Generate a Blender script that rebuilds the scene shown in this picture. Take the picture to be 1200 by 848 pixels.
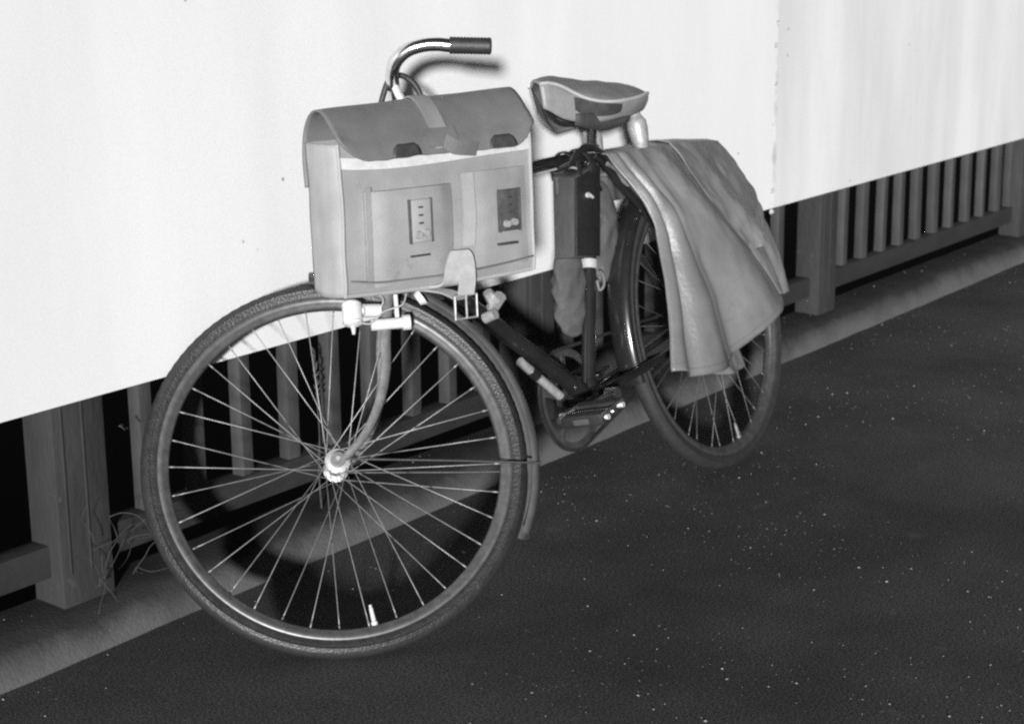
import bpy, bmesh, math, random
from mathutils import Vector, Matrix, noise
random.seed(7)
for o in list(bpy.data.objects): bpy.data.objects.remove(o)
S = bpy.context.scene
COL = S.collection
R = math.radians

# ---------------------------------------------------------------- camera
cam_d = bpy.data.cameras.new('camera'); cam = bpy.data.objects.new('camera', cam_d); COL.objects.link(cam)
cam_d.sensor_fit = 'HORIZONTAL'; cam_d.sensor_width = 36.0; cam_d.lens = 36.0*2100/1200
cam_d.clip_start = .05; cam_d.clip_end = 2000
fw = Vector((.77687, .58068, -.2435)).normalized(); rt = Vector((.5967, -.8024, -.00977)); rt = (rt-fw*rt.dot(fw)).normalized(); up = rt.cross(fw)
cam.matrix_world = Matrix(((rt.x, up.x, -fw.x, 0), (rt.y, up.y, -fw.y, 0), (rt.z, up.z, -fw.z, 1.27072), (0, 0, 0, 1)))
S.camera = cam
cam_d.dof.use_dof = True; cam_d.dof.focus_distance = 3.05; cam_d.dof.aperture_fstop = 9.0
# ---------------------------------------------------------------- light: one hard low sun from behind the camera, near-black sky
SUN = Vector((0.8102, 0.5688, -0.1418)).normalized()
sun_d = bpy.data.lights.new('sun', 'SUN'); sun_d.energy = 5.0; sun_d.angle = R(3); sun_d.color = (1, 1, 1)
sun = bpy.data.objects.new('sun', sun_d); COL.objects.link(sun)
sun.rotation_euler = SUN.to_track_quat('-Z', 'Y').to_euler(); sun.location = (-3, -2, 4)
W = bpy.data.worlds.new('World'); S.world = W; W.use_nodes = True
wn = W.node_tree.nodes; wl = W.node_tree.links; bg = wn['Background']
sky = wn.new('ShaderNodeTexSky'); sky.sky_type = 'NISHITA'; sky.sun_disc = False
sky.sun_elevation = math.asin(-SUN.z); sky.sun_rotation = math.atan2(-SUN.x, -SUN.y)
bw = wn.new('ShaderNodeRGBToBW'); wl.new(sky.outputs[0], bw.inputs[0]); wl.new(bw.outputs[0], bg.inputs[0])
bg.inputs[1].default_value = .022
S.view_settings.view_transform = 'Standard'; S.view_settings.look = 'None'
S.view_settings.exposure = .55; S.view_settings.gamma = 1

# ---------------------------------------------------------------- materials (black and white: every colour neutral)
def mat(name, base, rough=.6, metal=0., var=.25, scale=30., bump=0., bscale=None, spec=.5, stretch=None, dirt=None, coat=0.):
    m = bpy.data.materials.new(name); m.use_nodes = True
    n, l = m.node_tree.nodes, m.node_tree.links; p = n['Principled BSDF']
    tc = n.new('ShaderNodeTexCoord'); vec = tc.outputs['Object']
    if stretch:
        mp = n.new('ShaderNodeMapping'); mp.inputs['Scale'].default_value = stretch; l.new(vec, mp.inputs[0]); vec = mp.outputs[0]
    nz = n.new('ShaderNodeTexNoise'); nz.inputs['Scale'].default_value = scale; nz.inputs['Detail'].default_value = 8; nz.inputs['Roughness'].default_value = .62
    l.new(vec, nz.inputs['Vector'])
    rp = n.new('ShaderNodeValToRGB'); lo, hi = base*(1-var), base*(1+var)
    rp.color_ramp.elements[0].position = .28; rp.color_ramp.elements[1].position = .72
    rp.color_ramp.elements[0].color = (lo, lo, lo, 1); rp.color_ramp.elements[1].color = (hi, hi, hi, 1)
    l.new(nz.outputs['Fac'], rp.inputs[0]); out = rp.outputs[0]
    if dirt:                                   # (scale, threshold, value): blotches of another tone
        n2 = n.new('ShaderNodeTexNoise'); n2.inputs['Scale'].default_value = dirt[0]; n2.inputs['Detail'].default_value = 9; n2.inputs['Roughness'].default_value = .7
        l.new(tc.outputs['Object'], n2.inputs['Vector'])
        r2 = n.new('ShaderNodeValToRGB'); r2.color_ramp.elements[0].position = dirt[1]; r2.color_ramp.elements[1].position = min(1, dirt[1]+.12)
        l.new(n2.outputs['Fac'], r2.inputs[0])
        mx = n.new('ShaderNodeMixRGB'); l.new(r2.outputs[0], mx.inputs[0]); l.new(out, mx.inputs[1]); mx.inputs[2].default_value = (dirt[2],)*3+(1,)
        out = mx.outputs[0]
    l.new(out, p.inputs['Base Color'])
    p.inputs['Roughness'].default_value = rough; p.inputs['Metallic'].default_value = metal; p.inputs['Specular IOR Level'].default_value = spec
    if coat: p.inputs['Coat Weight'].default_value = coat; p.inputs['Coat Roughness'].default_value = .12
    if bump:
        n3 = n.new('ShaderNodeTexNoise'); n3.inputs['Scale'].default_value = bscale or scale*4; n3.inputs['Detail'].default_value = 6; l.new(vec, n3.inputs['Vector'])
        b = n.new('ShaderNodeBump'); b.inputs['Strength'].default_value = bump; b.inputs['Distance'].default_value = .004
        l.new(n3.outputs['Fac'], b.inputs['Height']); l.new(b.outputs[0], p.inputs['Normal'])
    return m

M = dict(
    white=None, panel_dim=None,
    steel_old=mat('weathered_steel', .021, .8, var=.35, scale=14, bump=.5, bscale=90, dirt=(22, .60, .05), stretch=(1, 1, .35)),
    rail=mat('rail_steel', .015, .8, var=.35, scale=14, bump=.5, bscale=90, dirt=(18, .6, .03), stretch=(.4, 1, 1)),
    slat=mat('slat_paint', .034, .75, var=.3, scale=25, bump=.3, bscale=120, dirt=(40, .68, .07), stretch=(1, 1, .3)),
    rubber=mat('tyre_sidewall', .019, .42, var=.5, scale=55, bump=.35, bscale=260, dirt=(35, .62, .05)),
    tread=mat('tyre_tread', .012, .75, var=.4, scale=70, bump=.25, bscale=320, dirt=(60, .66, .05)),
    rear_tyre=mat('dimmed_tyre', .015, .7, var=.4, scale=50, bump=.4, bscale=260, dirt=(30, .62, .055)),  # rear tyre darkened to paint in flash falloff; the blotches are dirt
    rear_rim=mat('dimmed_rim', .07, .5, .5, var=.4, scale=50, dirt=(40, .6, .05)),  # darker rear rim tone stands in for flash falloff; chainring shares it
    rear_spoke=mat('dimmed_spoke', .13, .5, .4, var=.3, scale=80),  # rear spokes coloured dimmer, as flash light falls off with distance
    rim=mat('dull_chrome', .10, .42, .5, var=.35, scale=60, dirt=(45, .62, .12)),
    chrome=mat('chrome', .75, .2, 1., var=.12, scale=60),
    bright=mat('zinc', .72, .35, .55, var=.18, scale=90),
    hub=mat('dull_hub', .34, .45, .4, var=.3, scale=90, dirt=(80, .58, .12)),
    spoke=mat('spoke_steel', .25, .42, .4, var=.25, scale=80),
    black=mat('black_enamel', .012, .25, var=.3, scale=20, coat=.6, dirt=(50, .70, .05)),
    guard=mat('worn_mudguard', .06, .38, var=.4, scale=18, coat=.25, dirt=(30, .62, .08), bump=.1),
    blackm=mat('black_dull', .016, .55, var=.4, scale=40, bump=.2, dirt=(60, .66, .06)),
    fork=mat('worn_fork', .19, .32, .35, var=.35, scale=50, dirt=(60, .6, .04)),
    leather=mat('bag_leather', .22, .6, var=.22, scale=8, bump=.3, bscale=420, dirt=(19, .62, .13)),
    strip=mat('flap_strip', .18, .6, var=.15, scale=20, bump=.2, bscale=420),
    leather_side=mat('bag_gusset', .27, .62, var=.16, scale=9, bump=.2, bscale=300, dirt=(16, .64, .19)),
    flap=mat('flap_leather', .115, .55, var=.2, scale=12, bump=.3, bscale=420, dirt=(22, .64, .16)),
    trim=mat('pale_piping', .42, .6, var=.15, scale=60),
    strap=mat('pale_strap', .33, .6, var=.14, scale=70, bump=.2),
    darkl=mat('dark_leather', .035, .5, var=.3, scale=50, bump=.3),
    toolbag=mat('toolbag_leather', .011, .55, var=.35, scale=40, bump=.3, dirt=(50, .68, .08)),
    toolside=mat('toolbag_side', .05, .6, var=.25, scale=30, bump=.3, stretch=(1, 1, .3)),
    canvas=mat('grey_canvas', .06, .85, var=.3, scale=22, bump=.4, bscale=200, dirt=(18, .6, .14)),
    coat=mat('coat_leatherette', .125, .42, var=.22, scale=7, bump=.20, bscale=110, dirt=(10, .60, .10)),
    sad_top=mat('saddle_top', .11, .6, var=.16, scale=45, bump=.35, bscale=500),
    sad_side=mat('saddle_side', .18, .5, var=.14, scale=40, bump=.2),
    piping=mat('saddle_piping', .33, .5, var=.1),
    paint_white=mat('white_enamel', .5, .4, var=.12, scale=60),
    weed=mat('dry_stalk', .042, .9, var=.3, scale=60),
    stone=mat('pale_grit', .27, .8, var=.4, scale=20),
    water=mat('black_water', .004, .6, var=.3, scale=.6, bump=.4, bscale=2, spec=.04),
)

def road_mat():
    m = bpy.data.materials.new('asphalt'); m.use_nodes = True
    n, l = m.node_tree.nodes, m.node_tree.links; p = n['Principled BSDF']; tc = n.new('ShaderNodeTexCoord'); v = tc.outputs['Object']
    a = n.new('ShaderNodeTexNoise'); a.inputs['Scale'].default_value = 2.2; a.inputs['Detail'].default_value = 9; a.inputs['Roughness'].default_value = .65; l.new(v, a.inputs['Vector'])
    ra = n.new('ShaderNodeValToRGB'); ra.color_ramp.elements[0].position = .3; ra.color_ramp.elements[1].position = .75
    ra.color_ramp.elements[0].color = (.033,)*3+(1,); ra.color_ramp.elements[1].color = (.074,)*3+(1,); l.new(a.outputs['Fac'], ra.inputs[0])
    f = n.new('ShaderNodeTexNoise'); f.inputs['Scale'].default_value = 230; f.inputs['Detail'].default_value = 4; l.new(v, f.inputs['Vector'])
    rf = n.new('ShaderNodeValToRGB'); rf.color_ramp.elements[0].position = .35; rf.color_ramp.elements[1].position = .68
    rf.color_ramp.elements[0].color = (.30,)*3+(1,); rf.color_ramp.elements[1].color = (1.9,)*3+(1,); l.new(f.outputs['Fac'], rf.inputs[0])
    mu = n.new('ShaderNodeMixRGB'); mu.blend_type = 'MULTIPLY'; mu.inputs[0].default_value = 1; l.new(ra.outputs[0], mu.inputs[1]); l.new(rf.outputs[0], mu.inputs[2])
    # pale worn chippings and scuffs
    vo = n.new('ShaderNodeTexVoronoi'); vo.inputs['Scale'].default_value = 55; l.new(v, vo.inputs['Vector'])
    c2 = n.new('ShaderNodeValToRGB'); c2.color_ramp.elements[0].position = .03; c2.color_ramp.elements[1].position = .10
    c2.color_ramp.elements[0].color = (1,)*3+(1,); c2.color_ramp.elements[1].color = (0,)*3+(1,); l.new(vo.outputs['Distance'], c2.inputs[0])
    s2 = n.new('ShaderNodeSeparateColor'); l.new(vo.outputs['Color'], s2.inputs[0])
    g2 = n.new('ShaderNodeMath'); g2.operation = 'GREATER_THAN'; g2.inputs[1].default_value = .90; l.new(s2.outputs[0], g2.inputs[0])
    m2 = n.new('ShaderNodeMath'); m2.operation = 'MULTIPLY'; l.new(c2.outputs[0], m2.inputs[0]); l.new(g2.outputs[0], m2.inputs[1])
    mx = n.new('ShaderNodeMixRGB'); l.new(m2.outputs[0], mx.inputs[0]); l.new(mu.outputs[0], mx.inputs[1]); mx.inputs[2].default_value = (.3,)*3+(1,)
    w = n.new('ShaderNodeTexNoise'); w.inputs['Scale'].default_value = 7; w.inputs['Detail'].default_value = 10; w.inputs['Roughness'].default_value = .75; l.new(v, w.inputs['Vector'])
    rw = n.new('ShaderNodeValToRGB'); rw.color_ramp.elements[0].position = .60; rw.color_ramp.elements[1].position = .78; l.new(w.outputs['Fac'], rw.inputs[0])
    m3 = n.new('ShaderNodeMixRGB'); l.new(rw.outputs[0], m3.inputs[0]); l.new(mx.outputs[0], m3.inputs[1]); m3.inputs[2].default_value = (.13,)*3+(1,)
    l.new(m3.outputs[0], p.inputs['Base Color']); p.inputs['Roughness'].default_value = .9; p.inputs['Specular IOR Level'].default_value = .2
    bn = n.new('ShaderNodeTexNoise'); bn.inputs['Scale'].default_value = 300; bn.inputs['Detail'].default_value = 5; l.new(v, bn.inputs['Vector'])
    b = n.new('ShaderNodeBump'); b.inputs['Strength'].default_value = .12; b.inputs['Distance'].default_value = .003; l.new(bn.outputs['Fac'], b.inputs['Height']); l.new(b.outputs[0], p.inputs['Normal'])
    return m
M['road'] = road_mat()
M['kerb'] = mat('dusty_concrete', .024, .9, var=.4, scale=9, bump=.5, bscale=160, dirt=(12, .60, .036), spec=.2)
def pale_edge(m):
    """paler tone along the arris, darker base tone towards the railing"""
    n, l = m.node_tree.nodes, m.node_tree.links; p = n['Principled BSDF']; src = p.inputs['Base Color'].links[0].from_socket
    tc = n.new('ShaderNodeTexCoord'); sx = n.new('ShaderNodeSeparateXYZ'); l.new(tc.outputs['Object'], sx.inputs[0])
    nz = n.new('ShaderNodeTexNoise'); nz.inputs['Scale'].default_value = 5; nz.inputs['Detail'].default_value = 9; nz.inputs['Roughness'].default_value = .7; l.new(tc.outputs['Object'], nz.inputs['Vector'])
    ad = n.new('ShaderNodeMath'); ad.operation = 'MULTIPLY_ADD'; ad.inputs[1].default_value = .08; l.new(nz.outputs['Fac'], ad.inputs[0]); l.new(sx.outputs[1], ad.inputs[2])
    mr = n.new('ShaderNodeMapRange'); mr.inputs[1].default_value = 2.412; mr.inputs[2].default_value = 2.446; mr.inputs[3].default_value = 1; mr.inputs[4].default_value = 0; l.new(ad.outputs[0], mr.inputs[0])
    mx = n.new('ShaderNodeMixRGB'); l.new(mr.outputs[0], mx.inputs[0]); l.new(src, mx.inputs[1]); mx.inputs[2].default_value = (.085,)*3+(1,); l.new(mx.outputs[0], p.inputs['Base Color'])
pale_edge(M['kerb'])

def panel_mat(name, base, streak, specks=True):
    """white enamel sheet: dusty, with vertical rain and rust streaks and small chips"""
    m = bpy.data.materials.new(name); m.use_nodes = True
    n, l = m.node_tree.nodes, m.node_tree.links; p = n['Principled BSDF']; tc = n.new('ShaderNodeTexCoord'); v = tc.outputs['Object']
    mp = n.new('ShaderNodeMapping'); mp.inputs['Scale'].default_value = (2.6, 2.6, .5); l.new(v, mp.inputs[0])
    a = n.new('ShaderNodeTexNoise'); a.inputs['Scale'].default_value = 1.5; a.inputs['Detail'].default_value = 9; a.inputs['Roughness'].default_value = .6; l.new(mp.outputs[0], a.inputs['Vector'])
    ra = n.new('ShaderNodeValToRGB'); ra.color_ramp.elements[0].position = .35; ra.color_ramp.elements[1].position = .65
    lo = base*(1-streak); ra.color_ramp.elements[0].color = (lo,)*3+(1,); ra.color_ramp.elements[1].color = (base,)*3+(1,); l.new(a.outputs['Fac'], ra.inputs[0])
    g = n.new('ShaderNodeTexNoise'); g.inputs['Scale'].default_value = 210; g.inputs['Detail'].default_value = 3; l.new(v, g.inputs['Vector'])
    rg = n.new('ShaderNodeValToRGB'); rg.color_ramp.elements[0].color = (.90,)*3+(1,); rg.color_ramp.elements[1].color = (1.06,)*3+(1,); l.new(g.outputs['Fac'], rg.inputs[0])
    mu = n.new('ShaderNodeMixRGB'); mu.blend_type = 'MULTIPLY'; mu.inputs[0].default_value = 1; l.new(ra.outputs[0], mu.inputs[1]); l.new(rg.outputs[0], mu.inputs[2])
    vo = n.new('ShaderNodeTexVoronoi'); vo.inputs['Scale'].default_value = 26; l.new(v, vo.inputs['Vector'])
    c = n.new('ShaderNodeValToRGB'); c.color_ramp.elements[0].position = .05; c.color_ramp.elements[1].position = .13
    c.color_ramp.elements[0].color = (1,)*3+(1,); c.color_ramp.elements[1].color = (0,)*3+(1,); l.new(vo.outputs['Distance'], c.inputs[0])
    sc = n.new('ShaderNodeSeparateColor'); l.new(vo.outputs['Color'], sc.inputs[0])
    gt = n.new('ShaderNodeMath'); gt.operation = 'GREATER_THAN'; gt.inputs[1].default_value = .955; l.new(sc.outputs[0], gt.inputs[0])
    mm = n.new('ShaderNodeMath'); mm.operation = 'MULTIPLY'; l.new(c.outputs[0], mm.inputs[0]); l.new(gt.outputs[0], mm.inputs[1])
    mx = n.new('ShaderNodeMixRGB'); l.new(mm.outputs[0], mx.inputs[0]); l.new(mu.outputs[0], mx.inputs[1]); mx.inputs[2].default_value = (.22,)*3+(1,)
    # rust bleeding out of the joint between two sheets
    sx = n.new('ShaderNodeSeparateXYZ'); l.new(v, sx.inputs[0])
    d = n.new('ShaderNodeMath'); d.operation = 'SUBTRACT'; d.inputs[1].default_value = 4.474; l.new(sx.outputs[0], d.inputs[0])
    ab = n.new('ShaderNodeMath'); ab.operation = 'ABSOLUTE'; l.new(d.outputs[0], ab.inputs[0])
    z1 = n.new('ShaderNodeTexNoise'); z1.inputs['Scale'].default_value = 14; z1.inputs['Detail'].default_value = 8; l.new(v, z1.inputs['Vector'])
    ma = n.new('ShaderNodeMath'); ma.operation = 'MULTIPLY_ADD'; ma.inputs[1].default_value = -.07; l.new(z1.outputs['Fac'], ma.inputs[0]); l.new(ab.outputs[0], ma.inputs[2])
    mr = n.new('ShaderNodeMapRange'); mr.inputs[1].default_value = -.046; mr.inputs[2].default_value = -.028; mr.inputs[3].default_value = .8; mr.inputs[4].default_value = 0; l.new(ma.outputs[0], mr.inputs[0])
    m4 = n.new('ShaderNodeMixRGB'); l.new(mr.outputs[0], m4.inputs[0]); l.new(mx.outputs[0], m4.inputs[1]); m4.inputs[2].default_value = (.30,)*3+(1,)
    l.new(m4.outputs[0], p.inputs['Base Color']); p.inputs['Roughness'].default_value = .6; p.inputs['Specular IOR Level'].default_value = .3
    return m
M['white'] = panel_mat('white_sheet', .66, .07)
M['panel_dim'] = panel_mat('soiled_dimmed_sheet', .63, .17)  # rain streaks are real; the greyer base also paints in flash falloff
M['rust'] = mat('rust_stain', .30, .9, var=.5, scale=30)

# ---------------------------------------------------------------- mesh helpers
class MB:
    def __init__(s): s.v = []; s.f = []; s.mi = []
    def add(s, vs, fs, mi=0):
        b = len(s.v); s.v += [tuple(x) for x in vs]; s.f += [tuple(i+b for i in f) for f in fs]; s.mi += [mi]*len(fs); return s
    def box(s, lo, hi, bev=0., mi=0, mtx=None):
        bm = bmesh.new(); bmesh.ops.create_cube(bm, size=1)
        lo, hi = Vector(lo), Vector(hi); c = (lo+hi)/2; d = hi-lo
        for v in bm.verts: v.co = Vector((c.x+v.co.x*d.x, c.y+v.co.y*d.y, c.z+v.co.z*d.z))
        if bev: bmesh.ops.bevel(bm, geom=bm.edges[:], offset=bev, segments=2, affect='EDGES', profile=.5)
        if mtx: bmesh.ops.transform(bm, matrix=mtx, verts=bm.verts[:])
        bm.verts.index_update()
        s.add([v.co for v in bm.verts], [[v.index for v in f.verts] for f in bm.faces], mi); bm.free(); return s
    def hexa(s, p, mi=0, bev=0.):
        """8 corners: bottom ring 0-3, top ring 4-7"""
        bm = bmesh.new(); vs = [bm.verts.new(x) for x in p]
        for f in ((3, 2, 1, 0), (4, 5, 6, 7), (0, 1, 5, 4), (1, 2, 6, 5), (2, 3, 7, 6), (3, 0, 4, 7)): bm.faces.new([vs[i] for i in f])
        if bev: bmesh.ops.bevel(bm, geom=bm.edges[:], offset=bev, segments=2, affect='EDGES', profile=.5)
        bm.verts.index_update(); s.add([v.co for v in bm.verts], [[v.index for v in f.verts] for f in bm.faces], mi); bm.free(); return s
    def tube(s, pts, r, seg=10, mi=0, smooth=0, flat=1.):
        pts = [Vector(p) for p in pts]; rs = list(r) if hasattr(r, '__len__') else [r]*len(pts)
        if smooth: pts, rs = spline(pts, rs, smooth)
        t0 = (pts[1]-pts[0]).normalized(); x = t0.orthogonal().normalized(); rings = []; vs = []
        for i, p in enumerate(pts):
            t = (pts[min(i+1, len(pts)-1)]-pts[max(i-1, 0)]).normalized()
            x = (x-t*x.dot(t)).normalized(); y = t.cross(x)
            for k in range(seg):
                a = 2*math.pi*k/seg; vs.append(p+x*math.cos(a)*rs[i]+y*math.sin(a)*rs[i]*flat)
        n = len(pts); fs = [(i*seg+k, i*seg+(k+1) % seg, (i+1)*seg+(k+1) % seg, (i+1)*seg+k) for i in range(n-1) for k in range(seg)]
        fs += [tuple(reversed(range(seg))), tuple((n-1)*seg+k for k in range(seg))]
        return s.add(vs, fs, mi)
    def ribbon(s, pts, side, w, th, mi=0, smooth=0):
        """flat strap: centre line pts, width direction side, width w, thickness th"""
        pts = [Vector(p) for p in pts]
        if smooth: pts, _ = spline(pts, [0]*len(pts), smooth)
        side = Vector(side).normalized(); vs = []
        for i, p in enumerate(pts):
            t = (pts[min(i+1, len(pts)-1)]-pts[max(i-1, 0)]).normalized(); nn = t.cross(side).normalized()
            for a, b in ((-1, -1), (1, -1), (1, 1), (-1, 1)): vs.append(p+side*a*w/2+nn*b*th/2)
        n = len(pts); fs = [(i*4+k, i*4+(k+1) % 4, (i+1)*4+(k+1) % 4, (i+1)*4+k) for i in range(n-1) for k in range(4)]
        fs += [(3, 2, 1, 0), tuple((n-1)*4+k for k in range(4))]
        return s.add(vs, fs, mi)
    def revolve(s, prof, n=96, a0=0., a1=2*math.pi, closed_prof=True, mi=0):
        """profile (r, y) turned about the Y axis, from angle a0 to a1 measured from +X towards +Z"""
        full = abs(a1-a0-2*math.pi) < 1e-6; m = n if full else n+1; k = len(prof); vs = []
        for i in range(m):
            a = a0+(a1-a0)*i/n; c, q = math.cos(a), math.sin(a)
            vs += [(r*c, y, r*q) for r, y in prof]
        fs = []; kk = k if closed_prof else k-1
        for i in range(n):
            j = (i+1) % m
            fs += [(i*k+e, i*k+(e+1) % k, j*k+(e+1) % k, j*k+e) for e in range(kk)]
        if not full and closed_prof: fs += [tuple(range(k)), tuple(reversed([(m-1)*k+e for e in range(k)]))]
        return s.add(vs, fs, mi)
    def grid(s, rows, mi=0):
        k = len(rows[0]); vs = [p for r in rows for p in r]
        return s.add(vs, [(i*k+j, i*k+j+1, (i+1)*k+j+1, (i+1)*k+j) for i in range(len(rows)-1) for j in range(k-1)], mi)
    def mesh(s, name, mats, sharp=40, fix=True):
        me = bpy.data.meshes.new(name); me.from_pydata(s.v, [], s.f)
        for m in (mats if isinstance(mats, (list, tuple)) else [mats]): me.materials.append(m)
        me.polygons.foreach_set('material_index', s.mi)
        if fix:
            bm = bmesh.new(); bm.from_mesh(me); bmesh.ops.recalc_face_normals(bm, faces=bm.faces[:]); bm.to_mesh(me); bm.free()
        me.polygons.foreach_set('use_smooth', [True]*len(me.polygons))
        if sharp: me.set_sharp_from_angle(angle=R(sharp))
        me.update(); return me
def spline(pts, rs, k):
    out, ro = [], []; n = len(pts)
    for i in range(n-1):
        p0, p1, p2, p3 = pts[max(i-1, 0)], pts[i], pts[i+1], pts[min(i+2, n-1)]
        for j in range(k):
            t = j/k
            out.append(.5*((2*p1)+(p2-p0)*t+(2*p0-5*p1+4*p2-p3)*t*t+(3*p1-p0-3*p2+p3)*t**3)); ro.append(rs[i]*(1-t)+rs[i+1]*t)
    return out+[pts[-1]], ro+[rs[-1]]
def link(name, me, parent=None, mtx=None):
    o = bpy.data.objects.new(name, me); COL.objects.link(o)
    if parent: o.parent = parent
    if mtx is not None: o.matrix_basis = mtx
    return o
def tag(o, label=None, cat=None, group=None, kind=None):
    for k, v in (('label', label), ('category', cat), ('group', group), ('kind', kind)):
        if v: o[k] = v
    return o
def part(name, mb, m, parent, label=None, sharp=40, mtx=None, fix=True):
    o = link(name, mb.mesh(name, m, sharp, fix), parent, mtx)
    if label: o['label'] = label
    return o

# ================================================================ setting
YW = 2.410                                     # face of the white sheets
def ground_sheet(name, x0, x1, y0, y1, z, m):
    b = MB(); b.add([(x0, y0, z), (x1, y0, z), (x1, y1, z), (x0, y1, z)], [(0, 1, 2, 3)])
    return tag(link(name, b.mesh(name, m)), kind='structure')
ground_sheet('road', -60, 300, -60, 2.40, 0, M['road'])
ground_sheet('water', -400, 900, -400, 900, -7, M['water'])
# low concrete strip along the road edge: rounded arris, worn wavy edge
kb = MB(); rows = []
prof = [(2.371, -.06), (2.3715, .001), (2.3745, .012), (2.383, .031), (2.396, .050), (2.412, .063), (2.436, .0705), (2.48, .0725), (2.518, .073), (2.524, -.12)]
xs = [-8+.06*i for i in range(400)]+[17, 25, 60, 120]
for x in xs:
    rows.append([(x, y+(.006*noise.noise((x*3, 0, 5))+.003*noise.noise((x*15, 2, 5)) if i < 5 else 0), z+(.0025*noise.noise((x*9, y*9, 1)) if 1 < i < 9 else 0)) for i, (y, z) in enumerate(prof)])
kb.grid(rows); tag(link('kerb', kb.mesh('kerb', M['kerb'], 60)), kind='structure')

# ---------------------------------------------------------------- the railing with its white sheets
rail_root = tag(link('hoarding_railing', None), 'dark steel bridge railing of square bars, faced above with white soiled metal sheets', 'railing')
rail_root.location = (0, YW, 0)
def rpart(name, mb, m, label=None, sharp=40, mtx=None): return part(name, mb, m, rail_root, label, sharp, mtx)
ZP = .4500; YP = .0055      # the sheets hang just proud of the posts
def sheet(x0, x1, m, label):
    b = MB(); n = 60; rows = []
    zs = [ZP, ZP+.004, .7, 1.0, 1.3, 1.65]
    for z in zs:
        rows.append([(x0+(x1-x0)*i/n, YP-.0015*noise.noise(((x0+(x1-x0)*i/n)*1.3, z*1.5, 3)), z) for i in range(n+1)])
    b.grid(rows)
    back = [[(x, y+.018, z) for x, y, z in r] for r in rows]; b.grid(back)
    b.add([rows[0][0], rows[0][-1], back[0][-1], back[0][0]], [(0, 1, 2, 3)])
    for i in (0, -1): b.add([r[i] for r in rows]+[r[i] for r in reversed(back)], [tuple(range(2*len(zs)))])
    return rpart('sheet_panel', b, m, label, 30)
sheet(-3.0, 4.474, M['white'], 'long clean white sheet')
sheet(4.4755, 11.0, M['panel_dim'], 'greyer sheet with rain streaks')
sheet(-9, -3.004, M['white'], None)
# capping rail, bottom edge angle behind sheets
b = MB(); b.box((-9, YP+.020, 1.605), (11, .08, 1.66), .004); rpart('top_rail', b, M['steel_old'])
b = MB(); b.box((-9, YP+.0195, ZP+.016), (11, .050, ZP+.05), .003); rpart('edge_angle', b, M['steel_old'])
b = MB(); b.box((-9, .060, 0.1229), (11, .108, 0.1838), .004); rpart('bottom_rail', b, M['rail'])
# posts: two rolled sections back to back with narrow ridges
def post(x0, x1):
    b = MB(); b.box((x0, .029, .066), (x1, .110, 1.6), .004)
    w = x1-x0
    for k in (.17, .56): b.box((x0+w*k-.0022, .0265, .13), (x0+w*k+.0022, .033, 1.6), .001)
    return rpart('post', b, M['steel_old'])
POSTS = [(0.527, 0.647), (1.922, 2.04), (3.319, 3.437), (4.822, 4.933), (6.44, 6.55), (7.67, 7.785)]
for a, c in POSTS: post(a, c)
slat_me = MB().box((-.0160, -.0145, 0), (.0160, .0145, .275), .0015).mesh('slat', M['slat'], 30)
BAYS = [(0.709, 0.1328, 9), (2.169, 0.1309, 9), (3.552, 0.1366, 9), (5.067, 0.1385, 10), (6.442, 0.1366, 9)]
for x0, dx, n in BAYS+[(-8.4+.134*k, .134, 1) for k in range(66)]+[(7.85+.134*k, .134, 1) for k in range(19)]:
    for k in range(n):
        s_ = link('slat', slat_me, rail_root); s_.location = (x0+dx*k+random.uniform(-.005, .005), .081, 0.1752)
        s_.rotation_euler = (random.uniform(-.006, .006), random.uniform(-.008, .008), random.uniform(-.12, .12))
# rust run-downs and bolt heads at the sheet joint
for z in (1.085, .965, .905, .80, .50, .44):
    rpart('joint_rivet', MB().tube([(4.469+random.uniform(-.006, .006), YP+.003, z), (4.469, YP-.004, z)], [.009, .005], 8), M['rust'])

# ================================================================ bicycle
O = Vector((3.55661, 2.00524, 0))
U_, V_, W_ = Vector((-.99914, -.04138, 0)), Vector((.04013, -.96893, .24406)), Vector((-.0101, .24385, .96976))
BM = Matrix(((U_.x, V_.x, W_.x, O.x), (U_.y, V_.y, W_.y, O.y), (U_.z, V_.z, W_.z, O.z), (0, 0, 0, 1)))
bike = tag(link('bicycle', None), 'old black roadster bicycle leaning on the white hoarding, front wheel turned', 'bicycle')
bike.matrix_world = BM
def bp(name, mb, m, label=None, parent=None, sharp=40, mtx=None): return part(name, mb, m, parent or bike, label, sharp, mtx)
# front assembly frame inside the bicycle: x = forward in the wheel, y = axle towards the viewer, z = up
FC = Vector((2.30321, 2.12208, .29762)); FU, FN, FW = Vector((-.72798, .68559, 0)), Vector((-.58299, -.61903, .52623)), Vector((.36078, .38309, .85034))
FM = BM.inverted() @ Matrix(((FU.x, FN.x, FW.x, FC.x), (FU.y, FN.y, FW.y, FC.y), (FU.z, FN.z, FW.z, FC.z), (0, 0, 0, 1)))
RM = Matrix.Translation((0, 0, .35))

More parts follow.
